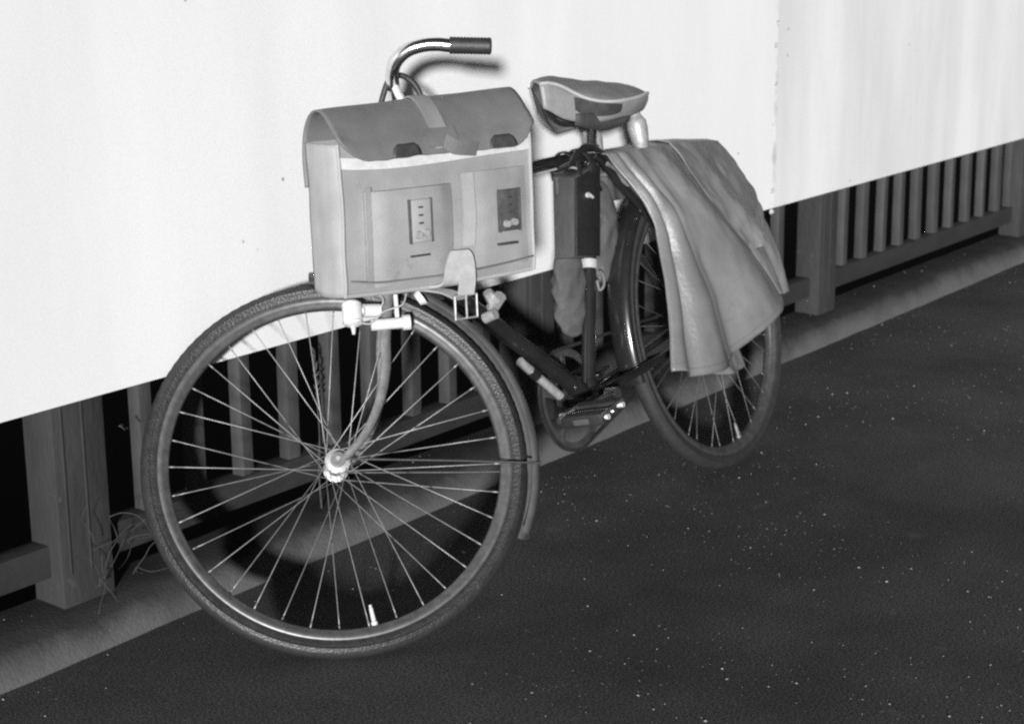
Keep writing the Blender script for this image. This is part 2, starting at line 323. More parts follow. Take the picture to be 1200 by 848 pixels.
# ---- wheels
half = [(.3502, 0), (.3493, .006), (.3468, .0115), (.3438, .0150), (.3400, .0178), (.3376, .0184), (.3366, .0196), (.3352, .0196), (.3340, .0186), (.3300, .0184), (.3250, .0172), (.3225, .0162), (.3218, .0172), (.3206, .0170), (.3190, .0150)]
tb_ = MB().revolve(half+[(.316, .008), (.316, -.008)]+[(r, -y) for r, y in reversed(half[1:])], 208)
tb_.v = [(x*k, y*(1.03 if k > 1 else 1), z*k) for i, (x, y, z) in enumerate(tb_.v) for k in ((1.0022 if (i//31) % 2 and .3440 < math.hypot(x, z) < .3499 else 1),)]
tyre_me = tb_.mesh('tyre', [M['rubber'], M['tread']], 60)
for p_ in tyre_me.polygons:
    if math.hypot(p_.center.x, p_.center.z) > .3425 or math.hypot(p_.center.x, p_.center.z) < .3200: p_.material_index = 1
# small moulded knobs on the tyre shoulders make the ragged outline
rim_h = [(.3195, .0146), (.3200, .0165), (.3180, .0176), (.3130, .0172), (.3085, .0150), (.3045, .0105), (.3015, .0095), (.2998, .0055), (.2995, 0)]
rim_me = MB().revolve(rim_h+[(r, -y) for r, y in reversed(rim_h[:-1])]+[(.310, -.010), (.306, 0), (.310, .010)], 128).mesh('rim', M['rim'], 50)
hub = MB()
hub.revolve([(.0, -.054), (.004, -.054), (.004, -.050), (.0085, -.050), (.0085, -.043), (.012, -.043), (.0135, -.038), (.0135, -.036), (.023, -.034), (.0235, -.029), (.014, -.026), (.0115, -.015), (.011, 0), (.0115, .015), (.014, .026), (.0235, .029), (.023, .034), (.0135, .036), (.0135, .038), (.012, .043), (.0085, .043), (.0085, .050), (.004, .050), (.004, .054), (0, .054)], 20, closed_prof=False)
hub_me = hub.mesh('hub', M['hub'], 35)
def spoke_mesh(side, d):
    hr, a = .0205, R(60)*d
    p0 = Vector((hr, side*.0315+(.003*d*side), 0)); p1 = Vector((.3005*math.cos(a), side*.004, .3005*math.sin(a)))
    t = (p1-p0).normalized(); bq = MB(); bq.tube([p0, p0+t*.26, p1], .00088, 6); bq.tube([p1-t*.012, p1], .0016, 6)
    return bq.mesh('spoke', M['spoke'], 0)
SPK = {(s, d): spoke_mesh(s, d) for s in (1, -1) for d in (1, -1)}
val = MB(); a = R(-99); e = Vector((math.cos(a), 0, math.sin(a)))
val.tube([e*.300, e*.293], .006, 10); val.tube([e*.294, e*.268], [.0042, .0036], 10); val.tube([e*.268, e*.262], .0028, 8)
valve_me = val.mesh('valve', M['paint_white'], 30)
def wheel(mtx, rot, old=None):  # old: darker rear materials with flash falloff put into their colour
    w = link('wheel', None, bike, mtx)
    for nm, me in (('tyre', tyre_me), ('rim', rim_me), ('hub', hub_me), ('valve', valve_me)):
        o = link(nm, me, w)
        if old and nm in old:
            for sl in o.material_slots: sl.link = 'OBJECT'; sl.material = M[old[nm]]  # rear tyre and rim: darker copies, flash falloff in their colour
    for s in (1, -1):
        for k in range(18):
            d = 1 if k % 2 else -1
            o = link('spoke', SPK[(s, d)], w, Matrix.Rotation(-R(k*20+(10 if s < 0 else 0)+rot), 4, 'Y'))
            if old: o.material_slots[0].link = 'OBJECT'; o.material_slots[0].material = M[old['spoke']]  # rear spokes: dimmer copy, flash falloff in its colour
    return w
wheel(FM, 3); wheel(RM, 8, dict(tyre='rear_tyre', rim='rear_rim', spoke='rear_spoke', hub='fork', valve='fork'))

# ---- mudguards
def guard(r, a0, a1, n=60):
    sec = [(r-.012+.014*math.cos(t), .029*math.sin(t)) for t in [R(-98+196*i/12) for i in range(13)]]
    inn = [(q[0]-.0016, q[1]*.95) for q in sec]
    g = MB().revolve(sec+list(reversed(inn)), n, R(a0), R(a1)); return g
gf = bp('mudguard', guard(.372, 86, 205), M['guard'], mtx=FM)
gr = bp('mudguard', guard(.374, -12, 168), M['black'], mtx=RM)
def stay(parent, ang, r, y, mtx=None, m='blackm', rad=.0022):
    b = MB(); a = R(ang)
    for s in (1, -1): b.tube([(0, s*.050, 0), (r*.6*math.cos(a), s*.042, r*.6*math.sin(a)), (r*math.cos(a), s*y, r*math.sin(a))], rad, 8)
    return part('stay', b, M[m], parent)
stay(gf, 184, .372, .030); stay(gr, 130, .374, .030)

# ---- frame tubes (bicycle coordinates u forward, v to the viewer, w up)
HT, HB = Vector((.935, -.03, .86)), Vector((1.075, -.055, .705))
BB = Vector((.539, 0, .287))
def tubes(name, segs, r, m='black', label=None): 
    b = MB()
    for s in segs: b.tube(s, r, 14)
    return bp(name, b, M[m], label)
tubes('top_tube', [[(.335, 0, .780), (.965, -.03, .782)]], .0145)
tubes('down_tube', [[BB, (1.05, -.05, .725)]], .0175)
st = tubes('seat_tube', [[BB+Vector((.005, 0, -.01)), (.335, 0, .800)]], .0155)
tubes('head_tube', [[HB, HT]], .019)
tubes('bottom_bracket', [[(.539, -.040, .287), (.539, .040, .287)]], .022)
for s in (1, -1):
    tubes('chain_stay', [[(.50, s*.025, .292), (.30, s*.045, .315), (0, s*.056, .35)]], .010)
    tubes('seat_stay', [[(.345, s*.02, .775), (.20, s*.045, .595), (0, s*.056, .35)]], .0085)
b = MB()
b.tube([(.437, 0, .545), (.430, 0, .563)], .0185, 16); part('tube_clip', b, M['strap'], st)
b = MB(); b.tube([(.424, .018, .535), (.428, .026, .525), (.436, .028, .505), (.444, .020, .498), (.440, .0165, .518)], .003, 8, smooth=5); part('clip_ring', b, M['fork'], st)
b = MB(); b.tube([(.372, 0, .700), (.322, 0, .805)], .013, 14); b.tube([(.330, 0, .786), (.297, 0, .866)], .0125, 14)
sp = bp('seat_post', b, M['chrome'])
b = MB(); b.tube([(.342, .024, .792), (.342, -.024, .792)], .006, 8); b.tube([(.345, 0, .770), (.333, 0, .800)], .0205, 14); part('seat_clamp', b, M['blackm'], sp)
def lug(name, p, q, r): bp(name, MB().tube([p, Vector(p).lerp(Vector(q), .5), q], [r, r*1.06, r], 14), M['black'])
lug('lug', (.366, 0, .7805), (.338, 0, .780), .0172); lug('lug', (.525, 0, .320), (.535, 0, .296), .0185); lug('lug', (.560, -.002, .305), (.585, -.004, .327), .0205)
b = MB(); b.tube([(.95, -.01, .765), (.80, .016, .768), (.62, .0165, .766), (.46, .017, .766), (.40, .020, .74), (.385, .018, .70)], .0024, 8, smooth=5); bp('gear_cable', b, M['strap'])
# pump under the down tube, gear lever on it
b = MB(); d0, d1 = Vector((.745, -.005, .408)), Vector((.640, .0, .312)); t = d1-d0
b.tube([d0, d0+t*.25], .0095, 12); b.tube([d0+t*.42, d1], .0095, 12, mi=0); b.tube([d0+t*.25, d0+t*.42], .012, 12, mi=1)
bp('pump', b, [M['hub'], M['black']])
b = MB(); b.tube([(.832, .020, .530), (.838, .050, .552)], .013, 8); b.tube([(.85, .03, .565), (.838, .03, .548), (.826, .030, .538)], [.010, .013, .011], 8)
b.tube([(.862, .020, .516), (.860, .046, .522)], .011, 10); b.tube([(.838, .030, .552), (.860, .032, .520)], .006, 8)
bp('gear_lever', b, M['hub'])

# ---- transmission
ch = MB(); RC = .106
ch.revolve([(RC, -.0015), (RC+.004, 0), (RC, .0015), (.092, .0015), (.092, -.0015)], 72)
ch.revolve([(.030, -.003), (.030, .003), (.012, .003), (.012, -.003)], 24)
for k in range(5):
    a = R(72*k+20); c, q = math.cos(a), math.sin(a); ch.box((.026, -.002, -.007), (.096, .002, .007), .001, mtx=Matrix.Rotation(-a, 4, 'Y'))
crm = Matrix.Translation((.539, -.048, .287)); bp('chainring', ch, M['rear_rim'], mtx=crm)
c = MB(); r2 = .036; p1, p2 = Vector((.539, -.048, .287)), Vector((0, -.048, .35)); dd = (p2-p1).normalized(); nn = Vector((-dd.z, 0, dd.x))
path = []
for i in range(25): a = -math.pi/2+math.pi*i/24; path.append(p1-dd*math.cos(a)*(RC+.003)-nn*math.sin(a)*(RC+.003)*-1)
for i in range(17): a = math.pi/2-math.pi*i/16; path.append(p2+dd*math.cos(a)*r2+nn*math.sin(a)*r2)
path.append(path[0]); c.ribbon(path, (0, 1, 0), .007, .006); bp('chain', c, M['blackm'])
sk = MB().revolve([(r2, -.001), (r2, .001), (.015, .001), (.015, -.001)], 36); bp('sprocket', sk, M['fork'], mtx=Matrix.Translation((0, -.048, .35)))
def crank(s, sg):
    b = MB(); e = Vector((.539+sg*.208, s*.072, .287-sg*.004)); c0 = Vector((.539, s*.062, .287))
    b.tube([c0-Vector((sg*.015, 0, 0)), c0+(e-c0)*.5, e+Vector((sg*.012, 0, 0))], [.014, .010, .011], 10, flat=.65)
    b.tube([c0-Vector((0, s*.015, 0)), c0+Vector((0, s*.012, 0))], .014, 12)
    o = bp('crank', b, M['chrome'])
    p = link('pedal', None, bike, Matrix.Translation(e+Vector((0, s*.07, .004))) @ Matrix.Rotation(R(10), 4, 'Y'))
    b = MB(); b.tube([(0, -s*.075, 0), (0, s*.055, 0)], .0075, 10)
    for q in (-1, 1): b.box((-.042, q*.050-.002, -.011), (.042, q*.050+.002, .011), .0015)
    part('pedal_cage', b, M['chrome'], p)
    for x in (-.030, .030): part('rubber_block', MB().box((x-.013, -.048, -.012), (x+.013, .048, .012), .003), M['blackm'], p)
    for x in (-.030, .030): part('pedal_nut', MB().tube([(x, s*.0515, 0), (x, s*.057, 0)], .0055, 10), M['bright'], p)
    part('reflector', MB().box((.0435, -.018, -.006), (.0465, .018, .006), .001), M['toolside'], p)
crank(1, 1); crank(-1, -1)

# ---- fork, handlebar (front coordinates)
b = MB()
for s in (1, -1):
    y = s*.050
    b.tube([(-.128, s*.036, .405), (-.122, s*.046, .35), (-.112, y, .29), (-.103, y, .225), (-.099, y, .165), (-.083, y, .103), (-.052, y, .043), (-.012, y, .0)], [.0125, .0125, .012, .0115, .0105, .0095, .0085, .0075], 12, smooth=6, flat=.8)
    b.tube([(0, y-.003*s, 0), (0, y+.002*s, 0)], .013, 12)
b.tube([(-.128, -.045, .408), (-.128, .045, .408)], .014, 12)
b.tube([(-.128, 0, .40), (-.140, 0, .47)], .014, 12)
bp('fork', b, M['fork'], mtx=FM)
BAR = [(-.166, 0, .655), (-.160, .05, .672), (-.152, .11, .694), (-.146, .155, .706), (-.152, .185, .717), (-.172, .202, .729), (-.200, .211, .734), (-.228, .216, .733), (-.255, .219, .728), (-.322, .224, .722)]
b = MB(); b.tube(BAR, .0130, 14, smooth=6); b.tube([(x, -y, z) for x, y, z in BAR], .0130, 14, smooth=6)
hb = bp('handlebar', b, M['chrome'], mtx=FM)
b = MB(); b.tube([(-.148, 0, .50), (-.158, 0, .60), (-.163, 0, .640)], .0125, 12); b.tube([(-.166, -.03, .655), (-.166, .03, .655)], .017, 12); part('stem', b, M['chrome'], hb)
for s in (1, -1):
    b = MB(); p0, p1 = Vector((-.249, s*.2195, .7285)), Vector((-.324, s*.224, .7225)); t = p1-p0
    rs = []; pts = []
    for i in range(25): pts.append(p0+t*i/24); rs.append(.0163 if i % 2 else .0150)
    b.tube(pts, rs, 14); b.tube([p1, p1+t*.03], [.0168, .012], 14); part('grip', b, M['blackm'], hb, sharp=60)
b = MB()
b.tube([(-.120, .075, .628), (-.125, .10, .665), (-.138, .125, .700), (-.150, .14, .712)], .0058, 10, smooth=6)
b.tube([(-.150, .135, .714), (-.172, .13, .712), (-.192, .122, .697), (-.206, .11, .668)], .0058, 10, smooth=6)
part('brake_cable', b, M['blackm'], hb)
b = MB(); b.tube([(-.150, .13, .700), (-.158, .13, .675), (-.17, .125, .65)], .008, 10); part('lever_clamp', b, M['bright'], hb)

# ---- dynamo and its bracket at the left fork blade
dy = bp('dynamo', MB().tube([(-.043, .082, .236), (-.043, .082, .241), (-.043, .082, .247), (-.043, .082, .280), (-.043, .082, .284)], [.006, .0165, .0185, .0185, .015], 18), M['paint_white'], mtx=FM)
b = MB(); b.tube([(-.043, .082, .222), (-.043, .082, .236)], [.003, .005], 10); b.tube([(-.043, .082, .2445), (-.043, .082, .2465)], .0192, 18); part('roller', b, M['bright'], dy)
b = MB(); b.tube([(-.064, .078, .268), (-.094, .070, .270)], .0125, 12); b.tube([(-.058, .078, .268), (-.064, .078, .268)], .008, 10)
b.tube([(-.076, .076, .240), (-.136, .074, .243)], .0105, 12); b.tube([(-.134, .074, .243), (-.148, .074, .2435)], .0145, 12); b.box((-.130, .060, .235), (-.122, .072, .30), .002); part('bracket', b, M['paint_white'], dy)
b = MB(); b.tube([(-.05, .098, .240), (-.075, .092, .238), (-.10, .085, .262), (-.135, .08, .275), (-.146, .07, .300)], .0016, 6, smooth=6)
b.tube([(-.094, .08, .268), (-.102, .08, .285), (-.098, .07, .300)], .0015, 6, smooth=4); part('wire', b, M['strap'], dy)
b = MB(); b.tube([(-.167, .055, .292), (-.177, .058, .298)], [.012, .017], 14); bp('lamp_socket', b, M['paint_white'], mtx=FM)

# ---- carrier
b = MB()
b.tube([(.502, .055, .772), (.470, .055, .792), (.418, .055, .797), (.360, .055, .770), (.305, .055, .725), (.266, .055, .682), (.228, .055, .640), (.12, .058, .47), (0, .06, .355)], .0065, 12, smooth=6)
b.tube([(.502, .055, .772), (.50, .02, .766), (.49, 0, .765)], .006, 10, smooth=4)
ca = bp('carrier', b, M['black'])
b = MB()
for s in (1, -1):
    b.tube([(.30, s*.060, .735), (.10, s*.062, .742), (-.10, s*.052, .728)], .005, 10)
    b.tube([(0, s*.062, .36), (-.04, s*.056, .732)], .005, 10)
for x in (.25, .1, -.09): b.tube([(x, -.052, .733), (x, .052, .733)], .005, 8)
b.tube([(.350, .045, .755), (.318, .045, .738), (.300, .045, .712), (.290, .05, .700)], .005, 8, smooth=5)
b.tube([(.300, .062, .70), (.260, .062, .660), (.21, .062, .625)], .006, 8, smooth=5)
part('carrier_rail', b, M['fork'], ca)

# ---- saddle
def lerp(tab, x):
    for (a, va), (c2, vc) in zip(tab, tab[1:]):
        if x <= c2 or (c2, vc) == tab[-1]:
            t = min(1, max(0, (x-a)/(c2-a))); t = t*t*(3-2*t) if False else t
            return va+(vc-va)*t
top_tab = [(0, .898), (.05, .913), (.14, .925), (.4, .938), (.7, .954), (.85, .963), (.95, .964), (1, .956)]
edge_tab = [(0, .880), (.05, .885), (.14, .888), (.33, .880), (.55, .880), (.68, .889), (.78, .912), (.90, .943), (1, .948)]
wid_tab = [(0, .026), (.03, .056), (.08, .078), (.16, .092), (.33, .097), (.5, .092), (.63, .077), (.75, .050), (.87, .034), (.95, .025), (1, .012)]
bot_tab = [(0, .864), (.1, .856), (.3, .848), (.6, .843), (.75, .850), (.85, .864), (.93, .872), (1, .905)]
u0, u1 = .148, .495; NS = 48
def smooth(tab, t): return sum(lerp(tab, min(1, max(0, t+d*.03))) for d in (-2, -1, 0, 1, 2))/5
def edge(t): return smooth(edge_tab, t)
def sec(t): return u0+(u1-u0)*t, smooth(top_tab, t), smooth(wid_tab, t) if .06 < t < .94 else lerp(wid_tab, t), smooth(bot_tab, t)
rows_t, rows_s = [], {1: [], -1: []}
for i in range(NS+1):
    u, zt, w, zb = sec(i/NS); ze = edge(i/NS); r = []
    for k in range(-6, 7):
        x = k/6; r.append((u, x*w, zt-(zt-ze)*abs(x)**2.0+(.004*noise.noise((u*20, x*2, 1)))))
    rows_t.append(r)
    for s in (1, -1):
        q = []
        for k in range(7):
            t = k/6; q.append((u+.000, s*w*(1-.22*t**1.6+.02*math.sin(t*3.1)), ze*(1-t)+zb*t))
        rows_s[s].append(q)
sd = bp('saddle', MB().grid(rows_t), M['sad_top'], sharp=0)
m_ = sd.modifiers.new('thick', 'SOLIDIFY'); m_.thickness = .006; m_.offset = -1
for s in (1, -1):
    o = part('skirt', MB().grid(rows_s[s]), M['sad_side'], sd, sharp=0); m_ = o.modifiers.new('thick', 'SOLIDIFY'); m_.thickness = .003; m_.offset = 0
    b = MB(); b.tube([Vector((sec(i/NS)[0], s*(sec(i/NS)[2]+.001), edge(i/NS)+.0005)) for i in range(NS+1)], .0036, 8); part('piping', b, M['piping'], sd)
    # dark cut-out panel low on the flank
    r = []
    for i in range(13):
        t = .50+.31*i/12; u, zt, w, zb = sec(t); ze = edge(t); q = []
        for k in range(5):
            e = k/4; lo = .10+.10*abs(i/6-1)**3; f = lo+(.74-.10*abs(i/6-1)**4-lo)*e; q.append((u, s*(w*(1-.22*f**1.6+.02*math.sin(f*3.1))+.0055), ze*(1-f)+zb*f))
        r.append(q)
    part('flank_panel', MB().grid(r), M['darkl'], sd, sharp=0)
b = MB(); b.grid([[(u0-.002+.004*math.cos(k), .062*math.sin(k*.9), z) for k in [(-1.0+.2*j) for j in range(11)]] for z in (.896, .88, .866)]); part('rear_skirt', b, M['sad_side'], sd, sharp=0)
b = MB()
for s in (1, -1):
    b.tube([(.46, s*.008, .895), (.40, s*.020, .862), (.30, s*.022, .850), (.26, s*.05, .850), (.22, s*.06, .862)], .004, 8, smooth=5)
b.tube([(.275, -.03, .852), (.275, .03, .852)], .012, 12); b.box((.25, -.022, .835), (.33, .022, .862), .004)
part('saddle_rail', b, M['blackm'], sd)
b = MB(); r = []
for i in range(9):
    t = i/8; u = .455-.215*t; r.append([(u, y+.03, .872-.014*t-(.022+.016*math.sin(t*math.pi))*k/4) for k, y in ((0, .030), (2, .028), (4, .020))])
b.grid(r); o = part('under_flap', b, M['toolside'], sd, sharp=0); o.modifiers.new('thick', 'SOLIDIFY').thickness = .003
for s in (1, -1):
    x, y = .222, s*.060
    b = MB(); b.tube([(x, y, .866), (x, y, .846), (x, y, .838), (x, y, .832), (x, y, .815), (x, y, .790), (x, y, .764), (x, y, .756)], [.008, .013, .017, .0215, .0225, .0195, .0125, .004], 18)
    b.tube([(x+.018, y, .859), (x-.018, y, .859)], .0045, 8); part('spring_cover', b, M['hub'], sd)

# ================================================================ bags and coat: things of their own
def bike_thing(name, label, cat, at):
    r = tag(link(name, None), label, cat); r.matrix_world = BM @ Matrix.Translation(at); return r
def tp(name, mb, m, root, at, label=None, sharp=40, mods=None):
    """part given in bicycle coordinates under a thing whose base sits at 'at'"""
    mb.v = [tuple(Vector(p)-Vector(at)) for p in mb.v]
    return part(name, mb, m, root, label, sharp)
# ---- tool case in the frame corner
at = (.47, 0, .57); tb = bike_thing('tool_case', 'dark leather tool case strapped under the top tube in front of the seat tube', 'tool bag', at)
n_, f_ = .030, -.026
def hx(pts, bev=.004, m=0): return MB().hexa(pts, m, bev)
case = hx([(.450, f_, .572), (.520, f_, .584), (.530, n_, .580), (.455, n_, .570), (.372, f_, .762), (.462, f_, .756), (.470, n_, .744), (.376, n_, .760)])
tp('case_body', case, M['toolside'], tb, at)
tp('case_side', hx([(.437, n_, .568), (.525, n_, .583), (.525, n_+.006, .583), (.437, n_+.006, .568), (.362, n_, .757), (.464, n_, .740), (.464, n_+.006, .740), (.362, n_+.006, .757)], .0025), M['toolbag'], tb, at)
b = MB(); b.tube([(.440, n_+.004, .700), (.440, n_+.011, .700)], .006, 10); b.tube([(.434, n_+.009, .700), (.426, n_+.010, .693)], .0035, 8); tp('press_stud', b, M['bright'], tb, at)
for q in (.400, .452):
    b = MB(); b.ribbon([(q, n_+.008, .745), (q-.004, n_+.004, .775), (q-.006, .010, .797), (q-.006, -.010, .797), (q-.004, f_-.004, .775), (q, f_-.004, .745)], (1, 0, .02), .014, .003, smooth=5)
    tp('case_strap', b, M['blackm'], tb, at)
# ---- crumpled canvas bag hanging under it
def lump(c, rx, ry, rz, tilt, seed, amp, n=28, m=18, fold=7.):
    vs, fs = [], []
    for i in range(m+1):
        th = math.pi*i/m
        for j in range(n):
            ph = 2*math.pi*j/n; d = Vector((math.sin(th)*math.cos(ph), math.sin(th)*math.sin(ph), math.cos(th)))
            q_ = d.z*1.3+d.x*.9+.35*noise.noise(d*1.6+Vector((seed, 2, 0))); k = 1+amp*.5*noise.noise(d*1.8+Vector((seed, 0, 0)))+amp*.42*(1-2*abs(math.sin(fold*.62*q_+seed)))*abs(math.sin(th))+amp*.10*noise.noise(d*9+Vector((0, seed, 0)))
            p = Vector((d.x*rx*k*(1-.15*d.z), d.y*ry*k, d.z*rz*(1+.12*d.x))); p = Matrix.Rotation(tilt, 3, 'Y') @ p; vs.append(Vector(c)+p)
    for i in range(m):
        for j in range(n): fs.append((i*n+j, i*n+(j+1) % n, (i+1)*n+(j+1) % n, (i+1)*n+j))
    return MB().add(vs, fs)
at = (.51, -.02, .43); cb = bike_thing('canvas_bag', 'crumpled grey canvas bag hanging below the tool case beside the seat tube', 'cloth bag', at)
tp('bag_cloth', lump((.482, -.026, .508), .058, .030, .098, R(-14), 3.1, .30, n=48, m=36), M['canvas'], cb, at, sharp=0)
b = MB(); b.tube([(.485, -.03, .60), (.478, -.02, .66), (.470, -.01, .75)], .004, 8); tp('bag_cord', b, M['canvas'], cb, at)
# ---- rolled cloth between seat tube and rear mudguard
at = (.26, -.03, .50); rc = bike_thing('cloth_bundle', 'small grey cloth bundle wedged between the seat tube and the rear mudguard', 'cloth', at)
tp('bundle_cloth', lump((.300, -.035, .61), .050, .028, .115, R(-20), 8.4, .30, n=48, m=36), M['canvas'], rc, at, sharp=0)

# ---- coat over the carrier
def catm(t, rows):
    n = len(rows)-1; x = min(max(t, 0), 1)*n; i = min(int(x), n-1); f = x-i
    g = [rows[max(i-1, 0)], rows[i], rows[i+1], rows[min(i+2, n)]]
    return [.5*((2*b_)+(c_-a_)*f+(2*a_-5*b_+4*c_-d_)*f*f+(3*b_-a_-3*c_+d_)*f**3) for a_, b_, c_, d_ in zip(*g)]
def drape(left, right, hem, folds, nu=70, nv=60, over=None, depth=.0, seed=1.):
    """left/right border curves (u, v, w) from ridge to hem; hem is a list of (u, v, w) shifts along the hem; folds: (s0, s1, width0, width1, height)"""
    rows = []
    for i in range(nv+1):
        t = i/nv; L, Rr = Vector(catm(t, left)), Vector(catm(t, right)); r = []
        for j in range(nu+1):
            s = j/nu; p = L.lerp(Rr, s)
            hq = Vector(catm(s, hem)); p += hq*(t**2.2)
            z = 0
            for s0, s1, w0, w1, h in folds:
                c0 = s0+(s1-s0)*t; w = w0+(w1-w0)*t; d = (s-c0)/w; z += h*(.25+.75*t)*math.exp(-d*d)
            z += .006*noise.noise((s*3.3+seed, t*4, seed))+.0032*noise.noise((s*9+t*5, t*6-s*3, seed))+.0014*noise.noise((s*20, t*17, seed))
            p.y += z; r.append(p)
        rows.append(r)
    if over:                                    # carry the cloth over the top of the carrier and down the far side
        pre = []
        for q in range(len(over)-1, -1, -1):
            dv, dw = over[q]; pre.append([p+Vector((-.01*q, dv, dw)) for p in rows[0]])
        rows = pre+rows
    return MB().grid(rows)
at = (.1, .05, .33); ct = bike_thing('raincoat', 'grey leatherette raincoat draped in folds over the rear carrier', 'raincoat', at)
OVER = [(-.030, .010), (-.07, .014), (-.12, .006), (-.155, -.03), (-.165, -.10)]
A_L = [(.385, .070, .775), (.360, .090, .705), (.345, .115, .610), (.385, .128, .470), (.450, .132, .305)]
A_R = [(.105, .070, .765), (.105, .100, .692), (.055, .122, .598), (-.020, .135, .490), (-.088, .145, .356)]
A_H = [(0, 0, 0), (.004, .01, -.042), (.0, .0, -.058), (0, .01, -.044), (0, .012, -.014), (0, 0, 0)]
o = tp('coat_front', drape(A_L, A_R, A_H, [(.08, .05, .05, .085, .036), (.20, .36, .06, .125, .040), (.66, .84, .15, .20, .042), (.30, .56, .05, .10, -.012), (.14, .19, .03, .045, -.018), (.45, .50, .03, .025, .006)], over=OVER), M['coat'], ct, at, sharp=0)
B_L = [(.16, .060, .772), (.12, .080, .70), (.075, .095, .60), (.0, .105, .49), (-.05, .11, .40)]
B_R = [(-.130, .055, .748), (-.190, .065, .675), (-.235, .075, .570), (-.258, .087, .470), (-.262, .095, .358)]
B_H = [(0, 0, -.02), (0, .01, -.02), (0, .0, -.005), (0, .01, -.01), (0, 0, 0)]
o2 = tp('coat_back_panel', drape(B_L, B_R, B_H, [(.30, .34, .10, .14, .034), (.75, .8, .08, .08, -.012)], over=OVER, seed=4.), M['coat'], ct, at, sharp=0)
hl = []
hh = o.data.vertices; nn_ = 71
for q in range(nn_): hl.append(hh[len(hh)-nn_-nn_*2+q].co+Vector((0, .0015, 0)))
part('coat_hem', MB().tube(hl, .0016, 6), M['coat'], ct)
C_L = [(.26, .085, .40), (.255, .09, .35), (.245, .095, .30), (.228, .098, .262)]
C_R = [(.07, .085, .44), (.06, .09, .38), (.045, .095, .30), (.024, .098, .232)]
o3 = tp('coat_lining', drape(C_L, C_R, [(0, 0, 0), (0, .01, -.012), (0, 0, -.010), (0, 0, 0)], [(.5, .5, .2, .2, .015)], nu=30, nv=20, seed=9.), M['coat'], ct, at, sharp=0)
D_L = [(.125, .075, .772), (.100, .098, .70), (.050, .115, .61), (-.005, .125, .53), (-.030, .132, .488)]
D_R = [(-.122, .060, .750), (-.182, .072, .680), (-.205, .085, .62), (-.200, .098, .56), (-.162, .108, .520)]
o4 = tp('coat_cape', drape(D_L, D_R, [(0, 0, 0), (0, .006, -.008), (0, 0, 0)], [(.28, .40, .10, .22, .030)], seed=2., over=OVER), M['coat'], ct, at, sharp=0)
for q in (o, o2, o3, o4):
    m_ = q.modifiers.new('thick', 'SOLIDIFY'); m_.thickness = .0028; m_.offset = 0

# ---- school satchel hung in front of the handlebar
yaw, tilt = -.295, .05; BW, BH, BD = .404, .236, .104
ex = Vector((math.cos(yaw), math.sin(yaw), 0)); en = Vector((math.sin(yaw), -math.cos(yaw), 0)); ez = Vector((0, 0, 1))
eu = ez*math.cos(tilt)-en*math.sin(tilt); en = en*math.cos(tilt)+ez*math.sin(tilt)
bo = Vector((2.267, 2.05, .624))
GM = Matrix(((ex.x, en.x, eu.x, bo.x), (ex.y, en.y, eu.y, bo.y), (ex.z, en.z, eu.z, bo.z), (0, 0, 0, 1)))   # x across, y towards the viewer, z up
bag = tag(link('satchel', None), 'grey leather satchel with flap, two lock plates and strap hung before the handlebar', 'satchel'); bag.matrix_world = GM
def gp(name, mb, m, label=None, sharp=40, parent=None): return part(name, mb, m, parent or bag, label, sharp)
# body: soft box, slightly bulging front, sagging bottom
b = MB(); NX, NZ = 40, 26; rows = []
def front(x, z): return .015*math.sin(math.pi*x/BW)*math.sin(math.pi*min(1, z/(BH*1.1)))+.0025*noise.noise((x*9, z*9, 2))-.004*math.exp(-((z)/.012)**2)
for i in range(NZ+1):
    z = BH*1.12*i/NZ
    rows.append([(BW*j/NX+.002*noise.noise((0, z*10, j/NX*2)), front(BW*j/NX, z)-.10*max(0, z-BH*.98), z-.006*math.sin(math.pi*j/NX)*(1-i/NZ)) for j in range(NX+1)])
b.grid(rows); fr = rows
back = [[(x, -BD, z) for x, y, z in r] for r in rows]; b.grid(back)
b.grid([[fr[0][j] for j in range(NX+1)], [(p[0], p[1]-.03, p[2]-.006) for p in fr[0]], [(p[0], p[1]+.02, p[2]-.006) for p in back[0]], back[0]])
gp('satchel_body', b, M['leather'], sharp=50)
# gusset sides, pleated
for sx, x0 in ((-1, 0), (1, BW)):
    b = MB(); r = []
    for i in range(NZ+1):
        t = i/NZ; z = BH*1.12*t; q = []
        for k in range(13):
            e = k/12; y = fr[min(i, NZ)][0 if sx < 0 else -1][1]*(1-e)-BD*e
            q.append((x0+sx*(.003+.006*math.sin(math.pi*e)-.007*math.exp(-((e-.03)/.05)**2)+.002*noise.noise((e*4, z*14, sx))), y, z-.004*math.sin(math.pi*e)*(1-t)))
        r.append(q)
    b.grid(r); o = gp('gusset', b, M['leather_side'], sharp=0); m_ = o.modifiers.new('thick', 'SOLIDIFY'); m_.thickness = .003; m_.offset = 0
# piping down the front corners and along the bottom
b = MB()
for j in (0, NX): b.tube([(fr[i][j][0]+(-.002 if j == 0 else .002), fr[i][j][1]+.002, fr[i][j][2]) for i in range(NZ+1)], .0036, 8)
b.tube([(fr[0][j][0], fr[0][j][1]+.001, fr[0][j][2]+.002) for j in range(NX+1)], .0042, 8); gp('body_piping', b, M['leather_side'])
b = MB(); b.ribbon([(.004, .008, .028), (.045, .022, .023), (.1, .0235, .021), (.21, .0235, .019), (.3, .019, .021), (.400, .009, .027)], (0, .05, 1), .0028, .003, smooth=6); gp('bottom_seam', b, M['flap'])
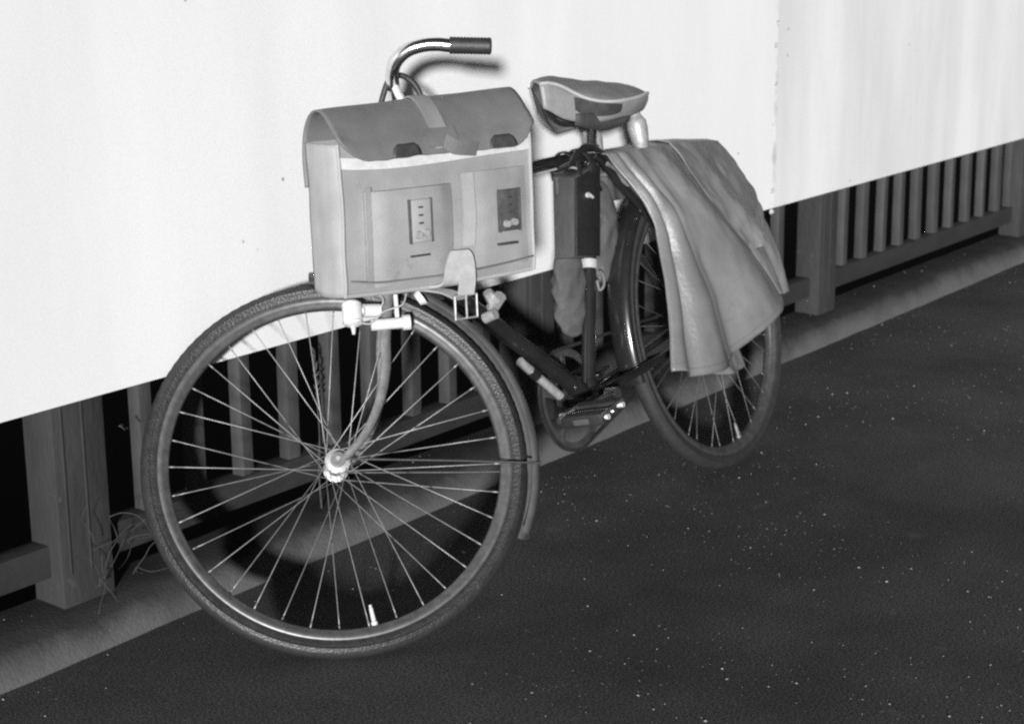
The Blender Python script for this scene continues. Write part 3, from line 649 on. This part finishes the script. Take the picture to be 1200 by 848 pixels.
# pale rim under the flap
b = MB(); b.ribbon([(.001, .003, BH-.004), (.03, .007, BH-.007), (.10, .012, BH-.010), (.2, .014, BH-.008), (.3, .012, BH-.004), (BW-.004, .006, BH-.002)], (0, -.2, 1), .020, .004, smooth=6); gp('rim_band', b, M['trim'])
# pocket sheet on the left half, raised, with a welted right edge
def fsheet(x0, x1, z0, z1, th, nx=16, nz=12):
    r = [[(x0+(x1-x0)*j/nx, front(x0+(x1-x0)*j/nx, z0+(z1-z0)*i/nz)+th*(min(1, 4*min(j, nx-j)/nx+.35)), z0+(z1-z0)*i/nz) for j in range(nx+1)] for i in range(nz+1)]
    b = MB(); b.grid(r); bk = [[(x, y-th*.5-.002, z) for x, y, z in q] for q in r]
    b.grid([r[0], bk[0]]); b.grid([r[-1], bk[-1]]); b.grid([[q[0] for q in r], [q[0] for q in bk]]); b.grid([[q[-1] for q in r], [q[-1] for q in bk]]); return b
gp('front_pocket', fsheet(.040, .215, .012, .180, .016), M['leather'])
gp('front_pocket', fsheet(.268, .392, .018, .195, .006), M['leather'])
b = MB(); b.ribbon([(.252, front(.252, .19)+.006, .195), (.250, front(.25, .1)+.009, .12), (.247, front(.247, .06)+.010, .065)], (1, 0, 0), .026, .004, smooth=6); gp('front_strap', b, M['leather_side'])
b = MB(); b.ribbon([(.046, front(.046, .18)+.009, .188), (.044, front(.046, .1)+.010, .10), (.044, .010, .012)], (1, 0, 0), .010, .003, smooth=6); gp('pocket_welt', b, M['leather'])
# lock plates
def plate(x, z, m, lab):
    y = front(x, z)+.019
    o = gp('lock_plate', MB().box((x-.022, y-.010, z-.038), (x+.022, y, z+.038), .003), m, lab)
    b = MB()
    for k in range(3): b.box((x-.005, y-.001, z+.024-.014*k-.0018), (x+.005, y+.0010, z+.024-.014*k+.0018), .001)
    gp('slot', b, M['darkl'], parent=o)
    b = MB(); b.tube([(x-.008, y-.002, z-.024), (x-.008, y+.007, z-.024)], [.008, .006], 12); b.tube([(x+.0085, y-.003, z-.022), (x+.0085, y+.0065, z-.022)], [.008, .006], 12); gp('lock_stud', b, M['hub'], parent=o)
    b = MB(); b.box((x-.0235, y-.006, z-.039), (x-.021, y+.002, z+.039), .0008); b.box((x+.021, y-.006, z-.039), (x+.0235, y+.002, z+.039), .0008); gp('plate_edge', b, M['rim'], parent=o)
    gp('slit', MB().box((x-.022, front(x, z-.06)+.006, z-.0635), (x+.020, front(x, z-.06)+.0175, z-.0595), .001), M['darkl'])
plate(.140, .122, M['leather_side'], None); plate(.337, .120, M['rim'], 'shiny metal lock plate')
# flap
FP = [(-BD-.004, .185), (-BD-.006, .235), (-BD+.004, .275), (-BD+.030, .305), (-.045, .310), (-.012, .290), (.012, .262), (.022, .234)]
b = MB(); NF = 48; rr = []
fpv, _ = spline([Vector((0, y, z)) for y, z in FP], [0]*len(FP), 6)
for i, p in enumerate(fpv):
    t = i/(len(fpv)-1); row = []
    for j in range(NF+1):
        s = j/NF; x = -.008+(BW+.014)*s
        z = p.z-.006*math.sin(math.pi*s)*(1 if .3 < t < .8 else 0)*0; y = p.y
        z += (.011+.013*s)*math.sin(math.pi*min(1, max(0, (t-.02)/.80)))
        edge = min(s, 1-s)*(BW+.014)                       # rounded lower corners
        if t > .72:
            k = max(0, 1-edge/.055); lift = .040*k*k*((t-.72)/.28)**1.0; y2 = y-(.012)*k*k*((t-.72)/.28); z += lift; y = y2
        z += .003*noise.noise((x*7, t*4, 6)); y += .003*noise.noise((x*6, t*3, 9))*(1 if t > .4 else .3); z += max(0, t-.8)/.2*(.0035*noise.noise((x*16, 3, 6))+.0015*noise.noise((x*45, 1, 2)))
        row.append((x, y, z))
    rr.append(row)
b.grid(rr); fl = gp('flap', b, M['flap'], sharp=0); m_ = fl.modifiers.new('thick', 'SOLIDIFY'); m_.thickness = .0035; m_.offset = 0
def flap_pt(s, t, off=.004):
    i = t*(len(rr)-1); a = int(min(i, len(rr)-2)); f = i-a; jj = min(s*NF, NF-1e-6); j = int(jj); g = jj-j
    p, q = Vector(rr[a][j]).lerp(Vector(rr[a][j+1]), g), Vector(rr[a+1][j]).lerp(Vector(rr[a+1][j+1]), g); c = p.lerp(q, f); d = (q-p).normalized(); n = Vector((1, 0, 0)).cross(d); n = n if n.y+n.z > 0 else -n
    return c+n*off
b = MB(); b.ribbon([flap_pt(.50+.0*t, t) for t in [.40+.055*k for k in range(11)]], (1, 0, 0), .034, .003); gp('flap_strap', b, M['strip'], parent=fl)
b = MB(); b.ribbon([flap_pt(.50, .80, .007), flap_pt(.50, .86, .008), flap_pt(.50, .93, .007)], (1, 0, 0), .062, .003); gp('strap_keeper', b, M['flap'], parent=fl)
b = MB(); b.ribbon([flap_pt(.50, .90, .010), flap_pt(.545, .955, .012), flap_pt(.60, .985, .012), flap_pt(.66, .99, .008)], (.35, 0, 1), .026, .003, smooth=4); gp('strap_tongue', b, M['flap'], parent=fl)
for s in (.315, .815):                                    # half-round recesses over the locks
    b = MB(); r_ = []
    for i in range(6):
        t = .885+.112*i/5; h = [.55, .82, .93, .98, 1, 1][i]; r_.append([flap_pt(min(1, s+(.072*h*(k/4-1))), t, .0032) for k in range(9)])
    b.grid(r_); o = gp('lock_notch', b, M['darkl'], parent=fl, sharp=0); o.modifiers.new('thick', 'SOLIDIFY').thickness = .002
# hanging strap and buckle
yb = .022; SX = -.034
b = MB(); b.ribbon([(.222+SX, .000, -.004), (.232+SX, .028, .004), (.236+SX, .036, .036), (.250+SX, .032, .060), (.262+SX, .034, .048), (.264+SX, .036, .010), (.262+SX, .032, -.020)], (1, 0, -.05), .034, .004, smooth=7); hs = gp('buckle_strap', b, M['strap'])
b = MB(); z0, z1 = -.022, -.064; x0, x1 = .240+SX, .286+SX
b.tube([(x0, yb+.006, z0), (x0, yb+.006, z1), (x1, yb+.008, z1), (x1, yb+.008, z0), (x0, yb+.006, z0)], .0026, 8); b.tube([((x0+x1)/2, yb+.008, z0+.004), ((x0+x1)/2, yb+.009, z1)], .002, 8); gp('buckle', b, M['hub'], parent=hs)
b = MB(); b.ribbon([(.20+SX, -.02, -.008), (.24+SX, .0, -.016), (.262+SX, .018, -.030)], (1, 0, 0), .028, .004, smooth=4); gp('strap_end', b, M['leather'], parent=hs)
G2 = GM.inverted() @ BM @ FM
for n_ in (-.04, .07):
    p1 = G2 @ Vector((-.16, n_, .685)); p0 = Vector((p1.x-.02, -BD-.003, .19)); mid = Vector((p1.x-.01, -BD-.02, .235))
    gp('hanger_strap', MB().ribbon([p0, mid, p1+Vector((0, .016, .0)), p1+Vector((0, 0, .016)), p1+Vector((0, -.016, -.006))], (1, 0, 0), .022, .003, smooth=5), M['darkl'])

# ================================================================ weeds and litter
def stalk(root, pts, r, head=False, name='stem'):
    b = MB(); b.tube(pts, [r*(1-.6*i/(len(pts)-1)) for i in range(len(pts))], 5, smooth=4)
    if head:
        p0, p1 = Vector(pts[-2]), Vector(pts[-1])
        for k in range(16):
            t = k/15; p = p0.lerp(p1, t); a = random.uniform(0, 6.28); d = Vector((math.cos(a)*.6, math.sin(a)*.6, 1)).normalized()
            b.tube([p, p+d*.007, p+d*.014], [.0012, .0024, .0006], 5)
    return part(name, b, M['weed'], root)
gs = tag(link('grass_stalk', None), 'single dry seeded grass stalk standing by the railing behind the front wheel spokes', 'grass stalk'); gs.location = (2.598, 2.440, .073)
stalk(gs, [(0, 0, 0), (-.004, 0, .08), (.002, 0, .16), (-.002, 0, .235), (-.004, 0, .335)], .0022, True)
wd = tag(link('dry_weed', None), 'tangled dry weed growing at the foot of the left railing post', 'weed'); wd.location = (2.015, 2.405, .105)
for k in range(15):
    a = random.uniform(0, 6.28); x, z = 0, random.uniform(.05, .13); pts = [Vector((random.uniform(-.05, .05), .0, 0 if k < 5 else z))]
    d = Vector((random.uniform(-1, .8), random.uniform(-.5, .2), random.uniform(-.2, 1)))
    for i in range(5):
        d = (d+Vector((random.uniform(-.7, .7), random.uniform(-.3, .2), random.uniform(-.7, .5)))).normalized(); pts.append(pts[-1]+d*random.uniform(.014, .032))
    b = MB(); b.tube(pts, [.0008, .0008, .0007, .0006, .0005, .0004], 4, smooth=3); part('twig', b, M['weed'], wd)
lf = tag(link('dry_leaf', None), 'small dry leaf caught on the right edge of the left railing post', 'leaf'); lf.location = (2.054, 2.418, 0.383)
r_ = [[(.020*(i/6)+.004*k*k*.2, -.004*math.sin(i)+.002*k, .004*k*math.sin(math.pi*i/6)-.008*i/6) for k in (-1.5, 0, 1.5)] for i in range(7)]
o = part('blade', MB().grid(r_), M['weed'], lf, sharp=0); o.modifiers.new('thick', 'SOLIDIFY').thickness = .001
# pale grit lying about on the asphalt and the kerb
b = MB(); OCT = [(1, 0, 0), (0, 1, 0), (-1, 0, 0), (0, -1, 0), (0, 0, 1), (0, 0, -.4)]; OF = [(0, 1, 4), (1, 2, 4), (2, 3, 4), (3, 0, 4), (1, 0, 5), (2, 1, 5), (3, 2, 5), (0, 3, 5)]
for k in range(19000):
    x, y = random.uniform(1.2, 8.5), random.uniform(-1.2, 2.51); z = 0 if y < 2.36 else .073
    if 2.36 < y < 2.45: continue
    if noise.noise((x*1.7, y*1.7, 4)) < random.uniform(-.45, .35): continue
    s = random.choice((.0006, .0006, .0007, .0007, .0008, .0008, .0009, .0009, .001, .001, .0012, .0012, .0015, .0015, .0017, .0023 if k % 3 else .0032))*random.uniform(.7, 1.2)
    b.add([(x+s*p[0]*random.uniform(.7, 1.4), y+s*p[1]*random.uniform(.7, 1.4), z+s*.7*p[2]+s*.2) for p in OCT], OF)
tag(link('road_grit', b.mesh('road_grit', M['stone'], 20)), kind='stuff')
S.cycles.max_bounces = 6; S.cycles.filter_width = 2.3
S.cycles.use_denoising = False
